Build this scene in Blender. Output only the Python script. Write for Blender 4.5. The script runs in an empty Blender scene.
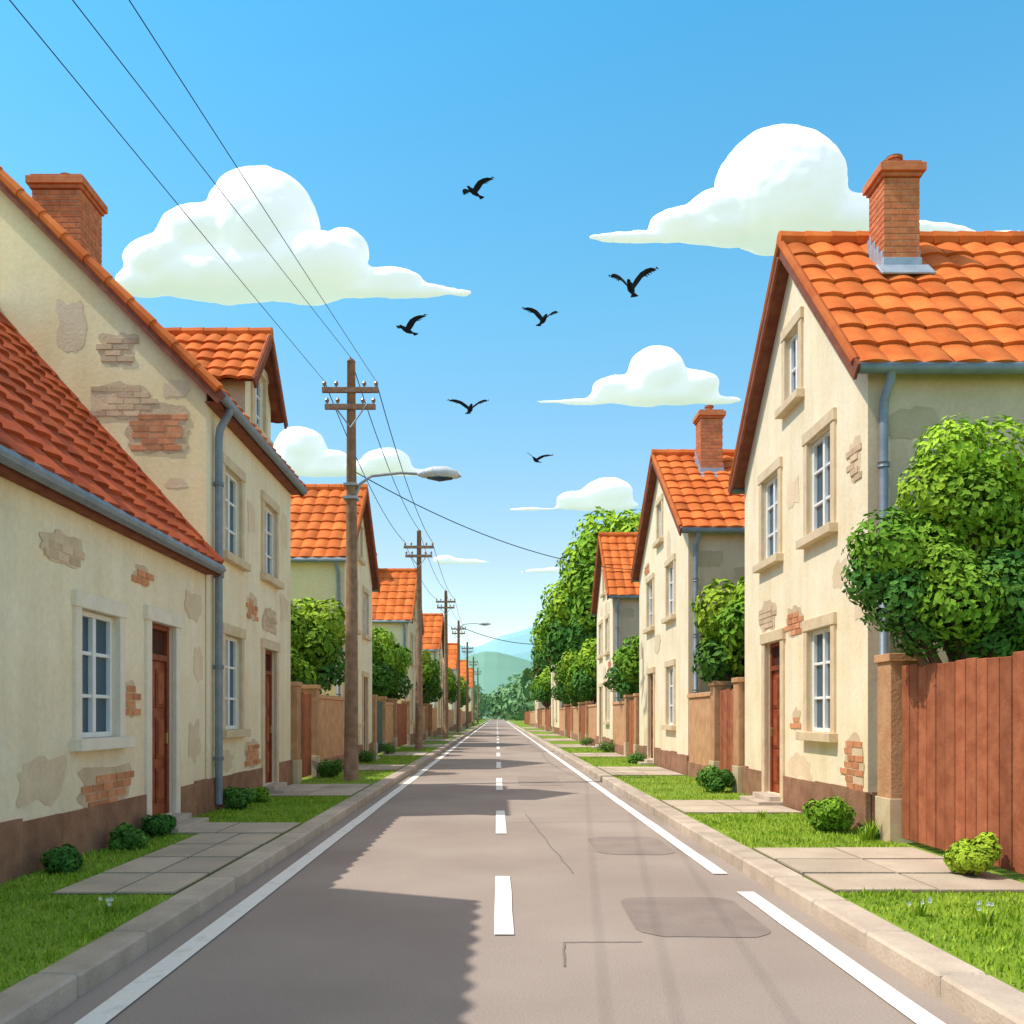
import bpy, bmesh, math, random
from mathutils import Vector, noise, Matrix
R=random.Random(7)
scene=bpy.context.scene
V=Vector
CAMZ=1.57; GZ=0.12
# ------------------------------------------------------------ materials
MATS={}
def M(name,c1,c2=None,scale=3.0,rough=.85,bump=.15,bscale=30,metal=0.0,spec=.3,emis=0,lo=.35,hi=.65,transl=0,tint=True,streak=0,det=3):
    m=bpy.data.materials.new(name); m.use_nodes=True
    nt=m.node_tree; N=nt.nodes; L=nt.links
    b=N['Principled BSDF']; b.inputs['Roughness'].default_value=rough; b.inputs['Metallic'].default_value=metal
    b.inputs['Specular IOR Level'].default_value=spec
    tc=N.new('ShaderNodeTexCoord')
    nz=N.new('ShaderNodeTexNoise'); nz.inputs['Scale'].default_value=scale; nz.inputs['Detail'].default_value=det
    L.new(tc.outputs['Object'],nz.inputs['Vector'])
    cr=N.new('ShaderNodeValToRGB'); c2=c2 or c1
    cr.color_ramp.elements[0].position=lo; cr.color_ramp.elements[0].color=(*c1,1)
    cr.color_ramp.elements[1].position=hi; cr.color_ramp.elements[1].color=(*c2,1)
    L.new(nz.outputs['Fac'],cr.inputs['Fac']); out=cr.outputs['Color']
    def mul(a,bb):
        mx=N.new('ShaderNodeMix'); mx.data_type='RGBA'; mx.blend_type='MULTIPLY'; mx.inputs['Factor'].default_value=1
        L.new(a,mx.inputs['A']); L.new(bb,mx.inputs['B']); return mx.outputs['Result']
    if tint:
        at=N.new('ShaderNodeAttribute'); at.attribute_name='tint'; out=mul(out,at.outputs['Fac'])
    if streak:
        mp=N.new('ShaderNodeMapping'); mp.inputs['Scale'].default_value=(2.2,2.2,.28); L.new(tc.outputs['Object'],mp.inputs['Vector'])
        n3=N.new('ShaderNodeTexNoise'); n3.inputs['Scale'].default_value=1.6; n3.inputs['Detail'].default_value=4; L.new(mp.outputs[0],n3.inputs['Vector'])
        r3=N.new('ShaderNodeMapRange'); r3.inputs['From Min'].default_value=.3; r3.inputs['From Max'].default_value=.6; r3.inputs['To Min'].default_value=1-streak; r3.inputs['To Max'].default_value=1.0
        L.new(n3.outputs['Fac'],r3.inputs['Value']); out=mul(out,r3.outputs['Result'])
    if bump>0:
        n2=N.new('ShaderNodeTexNoise'); n2.inputs['Scale'].default_value=bscale; n2.inputs['Detail'].default_value=2
        L.new(tc.outputs['Object'],n2.inputs['Vector'])
        mr=N.new('ShaderNodeMapRange'); mr.inputs['To Min'].default_value=.88; mr.inputs['To Max'].default_value=1.12
        L.new(n2.outputs['Fac'],mr.inputs['Value']); out=mul(out,mr.outputs['Result'])
        if bump>.12:
            bp=N.new('ShaderNodeBump'); bp.inputs['Strength'].default_value=bump; bp.inputs['Distance'].default_value=.02
            L.new(n2.outputs['Fac'],bp.inputs['Height']); L.new(bp.outputs['Normal'],b.inputs['Normal'])
    L.new(out,b.inputs['Base Color'])
    if emis:
        L.new(cr.outputs['Color'],b.inputs['Emission Color']); b.inputs['Emission Strength'].default_value=emis
    if transl:
        tr=N.new('ShaderNodeBsdfTranslucent'); L.new(out,tr.inputs['Color'])
        ms=N.new('ShaderNodeMixShader'); ms.inputs[0].default_value=transl
        L.new(b.outputs[0],ms.inputs[1]); L.new(tr.outputs[0],ms.inputs[2]); L.new(ms.outputs[0],N['Material Output'].inputs['Surface'])
    MATS[name]=m; return m
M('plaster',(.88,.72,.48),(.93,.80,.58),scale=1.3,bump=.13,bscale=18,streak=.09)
M('plaster_side_shaded',(.62,.47,.33),(.70,.55,.39),scale=1.0,bump=.13,bscale=18,streak=.10)  # darker copy of the plaster, shade painted into side walls
M('plaster_gable',(.92,.73,.42),(.95,.80,.50),scale=1.2,bump=.13,bscale=18,streak=.07)  # brightened plaster, colour makes up for sun missing on gables
M('plaster_old',(.60,.44,.28),(.70,.54,.36),scale=3,bump=.3,bscale=25)
M('stain',(.72,.55,.36),(.78,.62,.42),scale=3,bump=.2,bscale=25)
M('plinth',(.27,.13,.075),(.36,.19,.115),scale=4,bump=.4,bscale=25)
M('trim',(.64,.48,.30),(.74,.58,.39),scale=4,bump=.1)
M('trim_light',(.80,.69,.54),(.86,.76,.62),scale=4,bump=.1)
M('brick',(.58,.22,.10),(.68,.31,.16),scale=9,bump=.2,bscale=60)
M('brick_ch',(.52,.15,.06),(.62,.22,.09),scale=9,bump=.2,bscale=60)
M('brick_tan',(.62,.44,.28),(.70,.52,.35),scale=9,bump=.2,bscale=60)
M('mortar',(.42,.30,.20),(.5,.38,.27),scale=9,bump=.1)
M('tile',(.60,.13,.025),(.76,.205,.045),scale=2.2,bump=.1,bscale=40,rough=.75,spec=.2)
M('tile_red',(.42,.075,.025),(.52,.11,.035),scale=2.2,bump=.1,bscale=40,rough=.75,spec=.2)
M('barge',(.17,.05,.03),(.24,.08,.045),scale=6,bump=.1)
M('zinc',(.20,.24,.29),(.26,.30,.35),scale=5,bump=.05,rough=.5,metal=.3)
M('frame',(.80,.79,.76),(.86,.85,.82),scale=6,bump=0,rough=.5)
M('glass',(.03,.065,.10),(.05,.10,.15),scale=.9,bump=0,rough=.12,spec=.4)
M('door',(.24,.05,.018),(.35,.085,.03),scale=7,bump=.1,rough=.5)
M('doordark',(.06,.018,.01),(.08,.025,.015),scale=7,bump=0)
M('wood',(.31,.09,.04),(.42,.14,.065),scale=5,bump=.3,bscale=22)
M('wood_green',(.06,.12,.10),(.10,.17,.13),scale=5,bump=.1)
M('polewood',(.26,.15,.09),(.36,.225,.145),scale=6,bump=.4,bscale=24)
M('masonry',(.46,.235,.115),(.56,.31,.165),scale=4,bump=.4,bscale=26)
M('asphalt',(.33,.27,.235),(.40,.335,.29),scale=.45,bump=.3,bscale=55,rough=.95,spec=.1)
M('asphalt_dark',(.265,.215,.19),(.305,.25,.22),scale=2.5,bump=.3,bscale=60,rough=.95,spec=.1)
M('crack',(.22,.18,.16),(.25,.21,.185),scale=5,bump=0)
M('paint',(.72,.68,.60),(.88,.85,.79),scale=7,bump=.1,bscale=60,lo=.25,hi=.45)
M('kerbstone',(.46,.375,.30),(.58,.485,.39),scale=3,bump=.3,bscale=40)
M('slab',(.47,.39,.30),(.57,.48,.37),scale=2,bump=.3,bscale=45)
M('slabbase',(.16,.12,.08),(.20,.15,.10),scale=4,bump=0)
M('lawn',(.15,.26,.018),(.24,.35,.03),scale=1.6,bump=.4,bscale=50)
M('field',(.15,.22,.05),(.20,.27,.07),scale=.05,bump=0)
M('blade',(.24,.38,.02),(.36,.49,.045),scale=3,bump=0,rough=.6,det=1)
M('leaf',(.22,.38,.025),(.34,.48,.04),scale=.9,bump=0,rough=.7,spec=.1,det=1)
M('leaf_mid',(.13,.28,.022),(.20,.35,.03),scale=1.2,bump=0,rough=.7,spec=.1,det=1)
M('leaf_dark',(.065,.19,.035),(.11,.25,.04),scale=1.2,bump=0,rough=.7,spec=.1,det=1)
M('leaf_far',(.17,.31,.14),(.24,.38,.17),scale=.06,bump=0,rough=.9,spec=0,det=1)  # pale grey-green, distance haze painted into the leaves
M('bark',(.13,.07,.045),(.20,.11,.07),scale=6,bump=.2)
M('hill',(.17,.33,.26),(.21,.38,.29),scale=.02,bump=0,rough=1,spec=0)  # bluish green, haze put into the base colour
M('hill_far',(.27,.50,.55),(.30,.53,.57),scale=.01,bump=0,rough=1,spec=0)  # paler blue, thicker haze painted into the hill colour
M('cloud',(.92,.93,.95),(.96,.96,.97),scale=.02,bump=0,rough=1,spec=0,emis=.36,tint=False)  # added glow stands in for light scattered inside the cloud
M('feather',(.006,.010,.020),(.014,.020,.034),scale=20,bump=0,rough=.8,spec=.1)
M('lampmetal',(.30,.33,.36),(.36,.39,.42),scale=6,bump=0,rough=.4,metal=.3)
M('lamphead',(.60,.66,.70),(.66,.72,.76),scale=6,bump=0,rough=.4)
M('cable',(.02,.022,.03),(.03,.03,.04),scale=6,bump=0)
M('ceramic',(.25,.14,.09),(.3,.17,.11),scale=6,bump=0,rough=.3)
M('brass',(.5,.35,.12),None,metal=.8,rough=.35,bump=0)
# ------------------------------------------------------------ mesh builder
class MB:
    def __init__(s): s.v=[];s.f=[];s.m=[];s.t=[];s.mats=[]
    def mi(s,name):
        if name not in s.mats: s.mats.append(name)
        return s.mats.index(name)
    def poly(s,pts,mat,t=1.0):
        n=len(s.v); s.v+= [tuple(p) for p in pts]; s.f.append(tuple(range(n,n+len(pts)))); s.m.append(s.mi(mat)); s.t.append(t)
    def box(s,p,q,mat,t=1.0):
        x0,x1=sorted((p[0],q[0]));y0,y1=sorted((p[1],q[1]));z0,z1=sorted((p[2],q[2]))
        s.obox(V((x0,y0,z0)),V((x1-x0,0,0)),V((0,y1-y0,0)),V((0,0,z1-z0)),mat,t)
    def obox(s,O,a,b,c,mat,t=1.0):
        if a.cross(b).dot(c)<0: a,b=b,a
        n=len(s.v)
        s.v+=[tuple(x) for x in (O,O+a,O+a+b,O+b,O+c,O+a+c,O+a+b+c,O+b+c)]
        for f in ((0,3,2,1),(4,5,6,7),(0,1,5,4),(1,2,6,5),(2,3,7,6),(3,0,4,7)):
            s.f.append(tuple(n+i for i in f)); s.m.append(s.mi(mat)); s.t.append(t)
    def tube(s,path,rad,mat,n=8,t=1.0,flat=1.0):
        path=[V(p) for p in path]
        if not hasattr(rad,'__len__'): rad=[rad]*len(path)
        b=len(s.v); up=V((0,0,1)); k=len(path)
        pa=None
        for i,p in enumerate(path):
            d=(path[min(i+1,k-1)]-path[max(i-1,0)]).normalized()
            if pa is None:
                a=d.cross(up); 
                if a.length<.1: a=d.cross(V((0,1,0)))
            else:
                a=pa-d*pa.dot(d)
            a.normalize(); pa=a; c=d.cross(a)
            for j in range(n):
                w=2*math.pi*j/n
                s.v.append(tuple(p+(a*math.cos(w)+c*math.sin(w)*flat)*rad[i]))
        mi=s.mi(mat)
        for i in range(k-1):
            for j in range(n):
                j2=(j+1)%n
                s.f.append((b+i*n+j,b+i*n+j2,b+(i+1)*n+j2,b+(i+1)*n+j)); s.m.append(mi); s.t.append(t)
        s.f.append(tuple(b+j for j in range(n)));s.m.append(mi);s.t.append(t)
        s.f.append(tuple(b+(k-1)*n+j for j in reversed(range(n))));s.m.append(mi);s.t.append(t)
    def mesh(s,name):
        me=bpy.data.meshes.new(name); me.from_pydata(s.v,[],s.f)
        for m in s.mats: me.materials.append(MATS[m])
        me.polygons.foreach_set('material_index',s.m)
        a=me.attributes.new('tint','FLOAT','FACE'); a.data.foreach_set('value',s.t)
        me.update(); return me
    def build(s,name,parent=None,smooth=False,bevel=0):
        me=s.mesh(name)
        if smooth: me.polygons.foreach_set('use_smooth',[True]*len(me.polygons))
        return obj(name,me,parent,bevel)
def obj(name,me,parent=None,bevel=0,loc=(0,0,0)):
    o=bpy.data.objects.new(name,me); scene.collection.objects.link(o); o.location=loc
    if parent: o.parent=parent
    if bevel:
        b=o.modifiers.new('bevel','BEVEL'); b.width=bevel; b.segments=1; b.limit_method='ANGLE'
    return o
def empty(name):
    return obj(name,None)
# ------------------------------------------------------------ roof tiles
def tiles(mb,O,U,Vd,L,S,tw,rh,mat):
    U=U.normalized(); Vd=Vd.normalized(); N=U.cross(Vd)
    if N.z<0: N=-N
    nu=max(1,round(L/tw)); nv=max(1,round(S/rh)); tw=L/nu; rh=S/nv; K=6; mi=mb.mi(mat)
    for j in range(nv):
        rt=R.uniform(.94,1.05)
        for i in range(nu):
            t=rt*R.uniform(.82,1.16)
            if R.random()<.07: t*=.8
            base=O+U*(i*tw)+Vd*(j*rh-.03+R.uniform(-.015,.015)); lf=.055+R.uniform(-.006,.01)
            b=len(mb.v)
            for k in range(K+1):
                q=k/K; a=math.sin(math.pi*q)*.055
                lo=base+U*(q*tw)-Vd*(.05*math.sin(math.pi*q))
                mb.v.append(tuple(lo+N*(a)))
                mb.v.append(tuple(lo+N*(a+lf)))
                mb.v.append(tuple(base+U*(q*tw)+Vd*(rh*1.08)+N*(a*.9+.012)))
            for k in range(K):
                p=b+3*k
                mb.f+= [(p,p+3,p+4,p+1),(p+1,p+4,p+5,p+2)]; mb.m+=[mi,mi]; mb.t+=[t*.9,t]
def ridge(mb,A,B,mat,r=.12):
    A=V(A);B=V(B); L=(B-A).length; n=max(1,round(L/.4)); d=(B-A)/n
    for i in range(n):
        mb.tube([A+d*i-d*.04,A+d*(i+1)],[r*1.08,r*.95],mat,8,R.uniform(.85,1.12))
# ------------------------------------------------------------ facade with openings
def facade(name,parent,s,F,y0,y1,z0,z1,ops,mat,planes=(),rev=.16):
    us=sorted({y0,y1,*[o[0]-o[1]/2 for o in ops],*[o[0]+o[1]/2 for o in ops]})
    zs=sorted({z0,z1,*[o[2] for o in ops],*[o[3] for o in ops]})
    mb=MB(); P=lambda u,d,z:(s*(F+d),u,z)
    for a,b in zip(us,us[1:]):
        for c,d in zip(zs,zs[1:]):
            mu,mz=(a+b)/2,(c+d)/2
            if any(abs(mu-o[0])<o[1]/2 and o[2]<mz<o[3] for o in ops): continue
            mb.poly([P(a,0,c),P(b,0,c),P(b,0,d),P(a,0,d)],mat)
    for o in ops:
        a,b,c,d=o[0]-o[1]/2,o[0]+o[1]/2,o[2],o[3]
        for (u1,w1,u2,w2) in ((a,c,b,c),(b,c,b,d),(b,d,a,d),(a,d,a,c)):
            mb.poly([P(u1,0,w1),P(u2,0,w2),P(u2,rev,w2),P(u1,rev,w1)],mat)
    me=mb.mesh(name)
    if planes:
        bm=bmesh.new(); bm.from_mesh(me)
        for co,no in planes:
            bmesh.ops.bisect_plane(bm,geom=bm.verts[:]+bm.edges[:]+bm.faces[:],plane_co=co,plane_no=no,clear_outer=True)
        bm.to_mesh(me); bm.free()
    return obj(name,me,parent)
def window(parent,s,F,uc,w,z0,z1,rows=3,trim='trim',name='window'):
    mb=MB(); B=lambda u0,u1,d0,d1,a,b,m,t=1:mb.box((s*(F+d0),u0,a),(s*(F+d1),u1,b),m,t)
    a,b=uc-w/2,uc+w/2; T=.13; e=.006
    B(a-T,a+e,-.04,.02,z0,z1,trim); B(b-e,b+T,-.04,.02,z0,z1,trim)
    B(a-T-.02,b+T+.02,-.055,.02,z1-e,z1+T+.03,trim)
    B(a-T-.06,b+T+.06,-.13,.03,z0-.12,z0+e,trim)
    f=.065
    B(a+e,a+f,.05,.12,z0+e,z1-e,'frame');B(b-f,b-e,.05,.12,z0+e,z1-e,'frame')
    B(a+f,b-f,.052,.12,z1-f,z1-e,'frame');B(a+f,b-f,.052,.12,z0+e,z0+f,'frame')
    B(uc-.035,uc+.035,.045,.12,z0+f,z1-f,'frame')
    for k in range(1,rows):
        zz=z0+(z1-z0)*k/rows
        B(a+f,uc-.035,.06,.115,zz-.02,zz+.02,'frame');B(uc+.035,b-f,.06,.115,zz-.02,zz+.02,'frame')
    mb.poly([(s*(F+.1),a,z0),(s*(F+.1),b,z0),(s*(F+.1),b,z1),(s*(F+.1),a,z1)],'glass')
    mb.build(name,parent,bevel=.006)
def door(parent,s,F,uc,w,z0,z1,trim='trim'):
    mb=MB(); B=lambda u0,u1,d0,d1,a,b,m,t=1:mb.box((s*(F+d0),u0,a),(s*(F+d1),u1,b),m,t)
    a,b=uc-w/2,uc+w/2; T=.15; e=.006
    B(a-T,a+e,-.04,.02,z0-.1,z1,trim); B(b-e,b+T,-.04,.02,z0-.1,z1,trim)
    B(a-T-.03,b+T+.03,-.06,.02,z1-e,z1+T+.02,trim)
    f=.07; zt=z1-.42
    B(a+e,a+f,.06,.14,z0,z1-e,'door',.8);B(b-f,b-e,.06,.14,z0,z1-e,'door',.8)
    B(a+f,b-f,.06,.14,z1-f,z1-e,'door',.8);B(a+f,b-f,.055,.14,zt-.05,zt+.03,'door',.8)
    B(a+f,b-f,.11,.14,zt+.03,z1-f,'doordark')
    B(a+f,b-f,.10,.14,z0,zt-.05,'door')
    H=zt-z0
    for (c,d) in ((.08,.30),(.36,.62),(.68,.92)):
        for (p,q) in ((a+f+.05,uc-.03),(uc+.03,b-f-.05)):
            B(p,q,.082,.11,z0+H*c,z0+H*d,'door',.82); B(p+.04,q-.04,.07,.1,z0+H*c+.04,z0+H*d-.04,'door',1.05)
    B(b-f-.06,b-f-.03,.04,.1,z0+H*.45,z0+H*.52,'brass')
    B(a-.15,b+.15,-.42,.16,GZ,z0-.08,'kerbstone'); B(a-.05,b+.05,-.22,.16,z0-.08,z0-.005,'kerbstone',1.05)
    mb.build('door',parent,bevel=.006)
def plinth(parent,s,F,y0,y1,doors,h=.5):
    mb=MB(); cuts=sorted([(o[0]-o[1]/2-.17,o[0]+o[1]/2+.17) for o in doors]); y=y0-.03
    for a,b in cuts+[(y1+.03,None)]:
        u=y
        while u<a-.01:
            w=min(R.uniform(.5,.9),a-u)
            if a-u-w<.2: w=a-u
            mb.box((s*(F-.035-R.uniform(0,.006)),u,GZ-.05),(s*(F+.02),u+w,h+GZ+R.uniform(-.03,.03)),'plinth',R.uniform(.88,1.1)); u+=w
        y=b
    mb.build('plinth',parent)
PD=[0]
def patch(mb,P,uc,zc,w,h,mat='brick',under=True):
    PD[0]=(PD[0]+1)%6; dd=-.002-.0012*PD[0]
    if under:
        n=30; pts=[]; sd=R.uniform(0,50)
        for i in range(n):
            a=2*math.pi*i/n; r=1.04+.45*noise.noise(V((math.cos(a)*2.2+sd,math.sin(a)*2.2,sd)))
            c,s_=math.cos(a),math.sin(a); q=max(abs(c),abs(s_))**.6
            pts.append(P(uc+c/q*(w/2+.03)*r,dd,zc+s_/q*(h/2+.02)*r))
        mb.poly(pts,'stain' if mat=='stain' else 'plaster_old',R.uniform(.97,1.08))
    if mat=='stain': return
    bh=.09; bw=.25; rows=max(2,int(h/bh))
    for j in range(rows):
        z=zc-h/2+j*bh; q=1-abs((j+.5)/rows*2-1)**2*.3
        a=uc-w/2*q*R.uniform(.6,1.0); b=uc+w/2*q*R.uniform(.6,1.0)
        u=a+(bw/2 if j%2 else 0)-bw/2
        while u<b:
            if R.random()>.06:
                p=P(u,-.012-R.uniform(0,.008),z); r=P(u+bw-.018,.01,z+bh-.016)
                mb.box(p,r,mat,R.uniform(.8,1.18))
            u+=bw
def brickmass(mb,x0,x1,y0,y1,z0,z1,mat='brick_ch'):
    mb.box((x0+.01,y0+.01,z0),(x1-.01,y1-.01,z1-.005),'mortar'); bh=.09;bw=.24
    n=max(1,round((z1-z0)/bh)); bh=(z1-z0)/n
    for j in range(n):
        z=z0+j*bh; off=(bw/2 if j%2 else 0)
        u=x0-off
        while u<x1-.01:
            a=max(u,x0);b=min(u+bw-.012,x1)
            if b-a>.03:
                for yy in ((y0,y0+.06),(y1-.06,y1)): mb.box((a,yy[0],z),(b,yy[1],z+bh-.011),mat,R.uniform(.85,1.12))
            u+=bw
        u=y0+.061-off
        while u<y1-.07:
            a=max(u,y0+.061);b=min(u+bw-.012,y1-.061)
            if b-a>.03:
                for xx in ((x0+.001,x0+.06),(x1-.06,x1-.001)): mb.box((xx[0],a,z),(xx[1],b,z+bh-.011),mat,R.uniform(.85,1.12))
            u+=bw
def chimney(parent,xc,yc,w,z0,z1,detail=True):
    mb=MB(); h=w/2
    if detail: brickmass(mb,xc-h,xc+h,yc-h,yc+h,z0,z1-.38)
    else: mb.box((xc-h,yc-h,z0),(xc+h,yc+h,z1-.38),'brick_ch')
    mb.box((xc-h-.03,yc-h-.03,z1-.38),(xc+h+.03,yc+h+.03,z1-.32),'brick_ch',.9)
    mb.box((xc-h-.07,yc-h-.07,z1-.32),(xc+h+.07,yc+h+.07,z1-.2),'brick_ch',1.02)
    mb.box((xc-h-.02,yc-h-.02,z1-.2),(xc+h+.02,yc+h+.02,z1-.15),'brick_ch',.8)
    mb.tube([(xc,yc,z1-.16),(xc,yc,z1)],[.11,.09],'brick_ch',12,.95)
    mb.tube([(xc,yc,z1),(xc,yc,z1+.04)],[.12,.12],'brick_ch',12,.85)
    mb.box((xc-h-.02,yc-h-.03,z0),(xc+h+.02,yc-h+.02,z0+.28),'zinc',1.6)
    for k in range(4):
        y=yc-h+.02+k*w/4; mb.box((xc-h-.02,y,z0),(xc+h+.02,y+w/4,z0+.28+(k+1)*w/4),'zinc',1.5)
    o=V((xc-h-.12,yc-h-.22,z0-.06)); mb.obox(o,V((w+.24,0,0)),V((0,.22,.22)),V((0,-.02,.02)),'zinc',1.6)
    mb.build('chimney',parent,bevel=.006)
def gutter(mb,A,B,r=.07):
    mb.tube([A,B],r,'zinc',10)
def downpipe(mb,pts,r=.05):
    mb.tube(pts,r,'zinc',10)
    a=V(pts[-1]);b=V(pts[-2])
    for k in range(4):
        c=a.lerp(b,(k+.5)/4); mb.tube([c-V((0,0,.03)),c+V((0,0,.03))],r*1.3,'zinc',10,.8)
# ------------------------------------------------------------ houses
def gable_house(s,F,y0,y1,zw,za,depth,tw=.36,rh=.5,chim=None,ops=None,patches=None,detail=True,pipe=True):
    H=empty('stucco_house'); ym=(y0+y1)/2; W=y1-y0; tan=(za-zw)/(ym-y0)
    if ops is None:
        ops=[(y0+.29*W,1.0,4.15,5.55,'w'),(y0+.71*W,1.0,4.15,5.55,'w'),(y0+.29*W,1.0,1.3,2.85,'w'),(y0+.69*W,.9,.27,2.8,'d')]
        if za-zw>2.2: ops.append((ym,.7,zw+.4,zw+1.45,'a'))
    ang=math.atan(tan)
    pl=[((s*F,ym,za),(0,-math.sin(ang),math.cos(ang))),((s*F,ym,za),(0,math.sin(ang),math.cos(ang)))]
    facade('front_wall',H,s,F,y0,y1,GZ-.05,za+.01,ops,'plaster',pl)
    X=lambda d:s*(F+d)
    mb=MB()
    sm='plaster_side_shaded' if s>0 else 'plaster_gable'  # right side walls painted as shaded, left ones brightened
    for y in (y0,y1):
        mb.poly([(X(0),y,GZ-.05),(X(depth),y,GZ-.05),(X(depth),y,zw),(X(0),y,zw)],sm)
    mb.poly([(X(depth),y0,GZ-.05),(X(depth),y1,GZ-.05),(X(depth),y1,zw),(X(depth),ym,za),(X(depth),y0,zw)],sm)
    mb.box((X(.04),y0-.03,GZ-.05),(X(depth),y0+.01,GZ+.5),'plinth')
    if W<9 and y0<60 and s>0:
        P=lambda u,d,z:(s*u,y0+d,z)
        for (u,z,w,h) in ((F+.55,zw-.75,.5,.35),(F+1.3,zw-1.1,.35,.25),(F+.7,1.5,.6,.5)): 
            patch(mb,P,u,z,w,h,'stain')
            for k in range(len(mb.t)-1,len(mb.t)): mb.t[k]=.68
    mb.build('walls',H)
    oy=.15;ox=.2; LX=depth+2*ox
    rf=MB(); br=MB()
    Vs=math.hypot(ym-y0+oy,(ym-y0+oy)*tan)
    for sg,yb in ((-1,y0),(1,y1)):
        ye=yb+sg*oy; ze=zw-oy*tan
        O=V((X(-ox),ye,ze+.06)); U=V((s,0,0)); Vd=V((0,-sg,tan)).normalized(); 
        Nn=V((0,sg*math.sin(ang),math.cos(ang)))
        rf.obox(O-Nn*.05,U*LX,Vd*(Vs-.02),Nn*.045,'barge')
        tiles(rf,O,U,Vd,LX,Vs,tw,rh,'tile')
        for d in (-ox-.04,depth+ox):
            br.obox(V((X(d),ye,ze-.12)),V((s*.04,0,0)),Vd*(Vs-.03),Nn*.2,'barge',1.1)
            rf.tube([V((X(d+.03),ye,ze+.10))+Vd*0,V((X(d+.03),ye,ze+.10))+Vd*Vs],.06,'tile',8,.7)
    ridge(rf,(X(-ox-.02),ym,za+.14),(X(depth+ox),ym,za+.14),'tile')
    rf.build('roof',H); br.build('bargeboards',H)
    gm=MB(); ze=zw-oy*tan
    gutter(gm,(X(-ox),y0-oy-.06,ze+.0),(X(depth+ox),y0-oy-.06,ze+.0))
    gutter(gm,(X(-ox),y1+oy+.06,ze+.0),(X(depth+ox),y1+oy+.06,ze+.0))
    if pipe:
        downpipe(gm,[(X(.2),y0-oy-.06,ze),(X(.2),y0-oy-.04,ze-.14),(X(.16),y0-.1,ze-.34),(X(.16),y0-.08,ze-.5),(X(.16),y0-.08,GZ+.05)],.055)
    gm.build('gutter',H,smooth=True)
    for o in ops:
        if o[4]=='d': door(H,s,F,*o[:4])
        else: window(H,s,F,*o[:4],rows=3 if o[4]=='w' else 2)
    plinth(H,s,F,y0,y1,[o for o in ops if o[4]=='d'])
    pm=MB(); P=lambda u,d,z:(s*(F+d),u,z)
    if patches is None:
        patches=[]
        for k in range(6):
            patches.append((R.uniform(y0+.3,y1-.3),R.choice([.9,3.3,3.6,6.0,1.0,6.1]),R.uniform(.4,.9),R.uniform(.3,.6),R.choice(['brick','stain','stain'])))
    for (u,z,w,h,m) in patches:
        if any(abs(u-o[0])<(o[1]+w)/2+.16 and o[2]-h/2-.16<z<o[3]+h/2+.16 for o in ops): continue
        if z+h/2>zw+ (min(u-y0,y1-u)-w/2)*tan: continue
        patch(pm,P,u,z,w,h,m)
    if pm.v: pm.build('exposed_brick',H)
    if chim:
        chimney(H,*chim,detail=detail)
    return H
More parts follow.
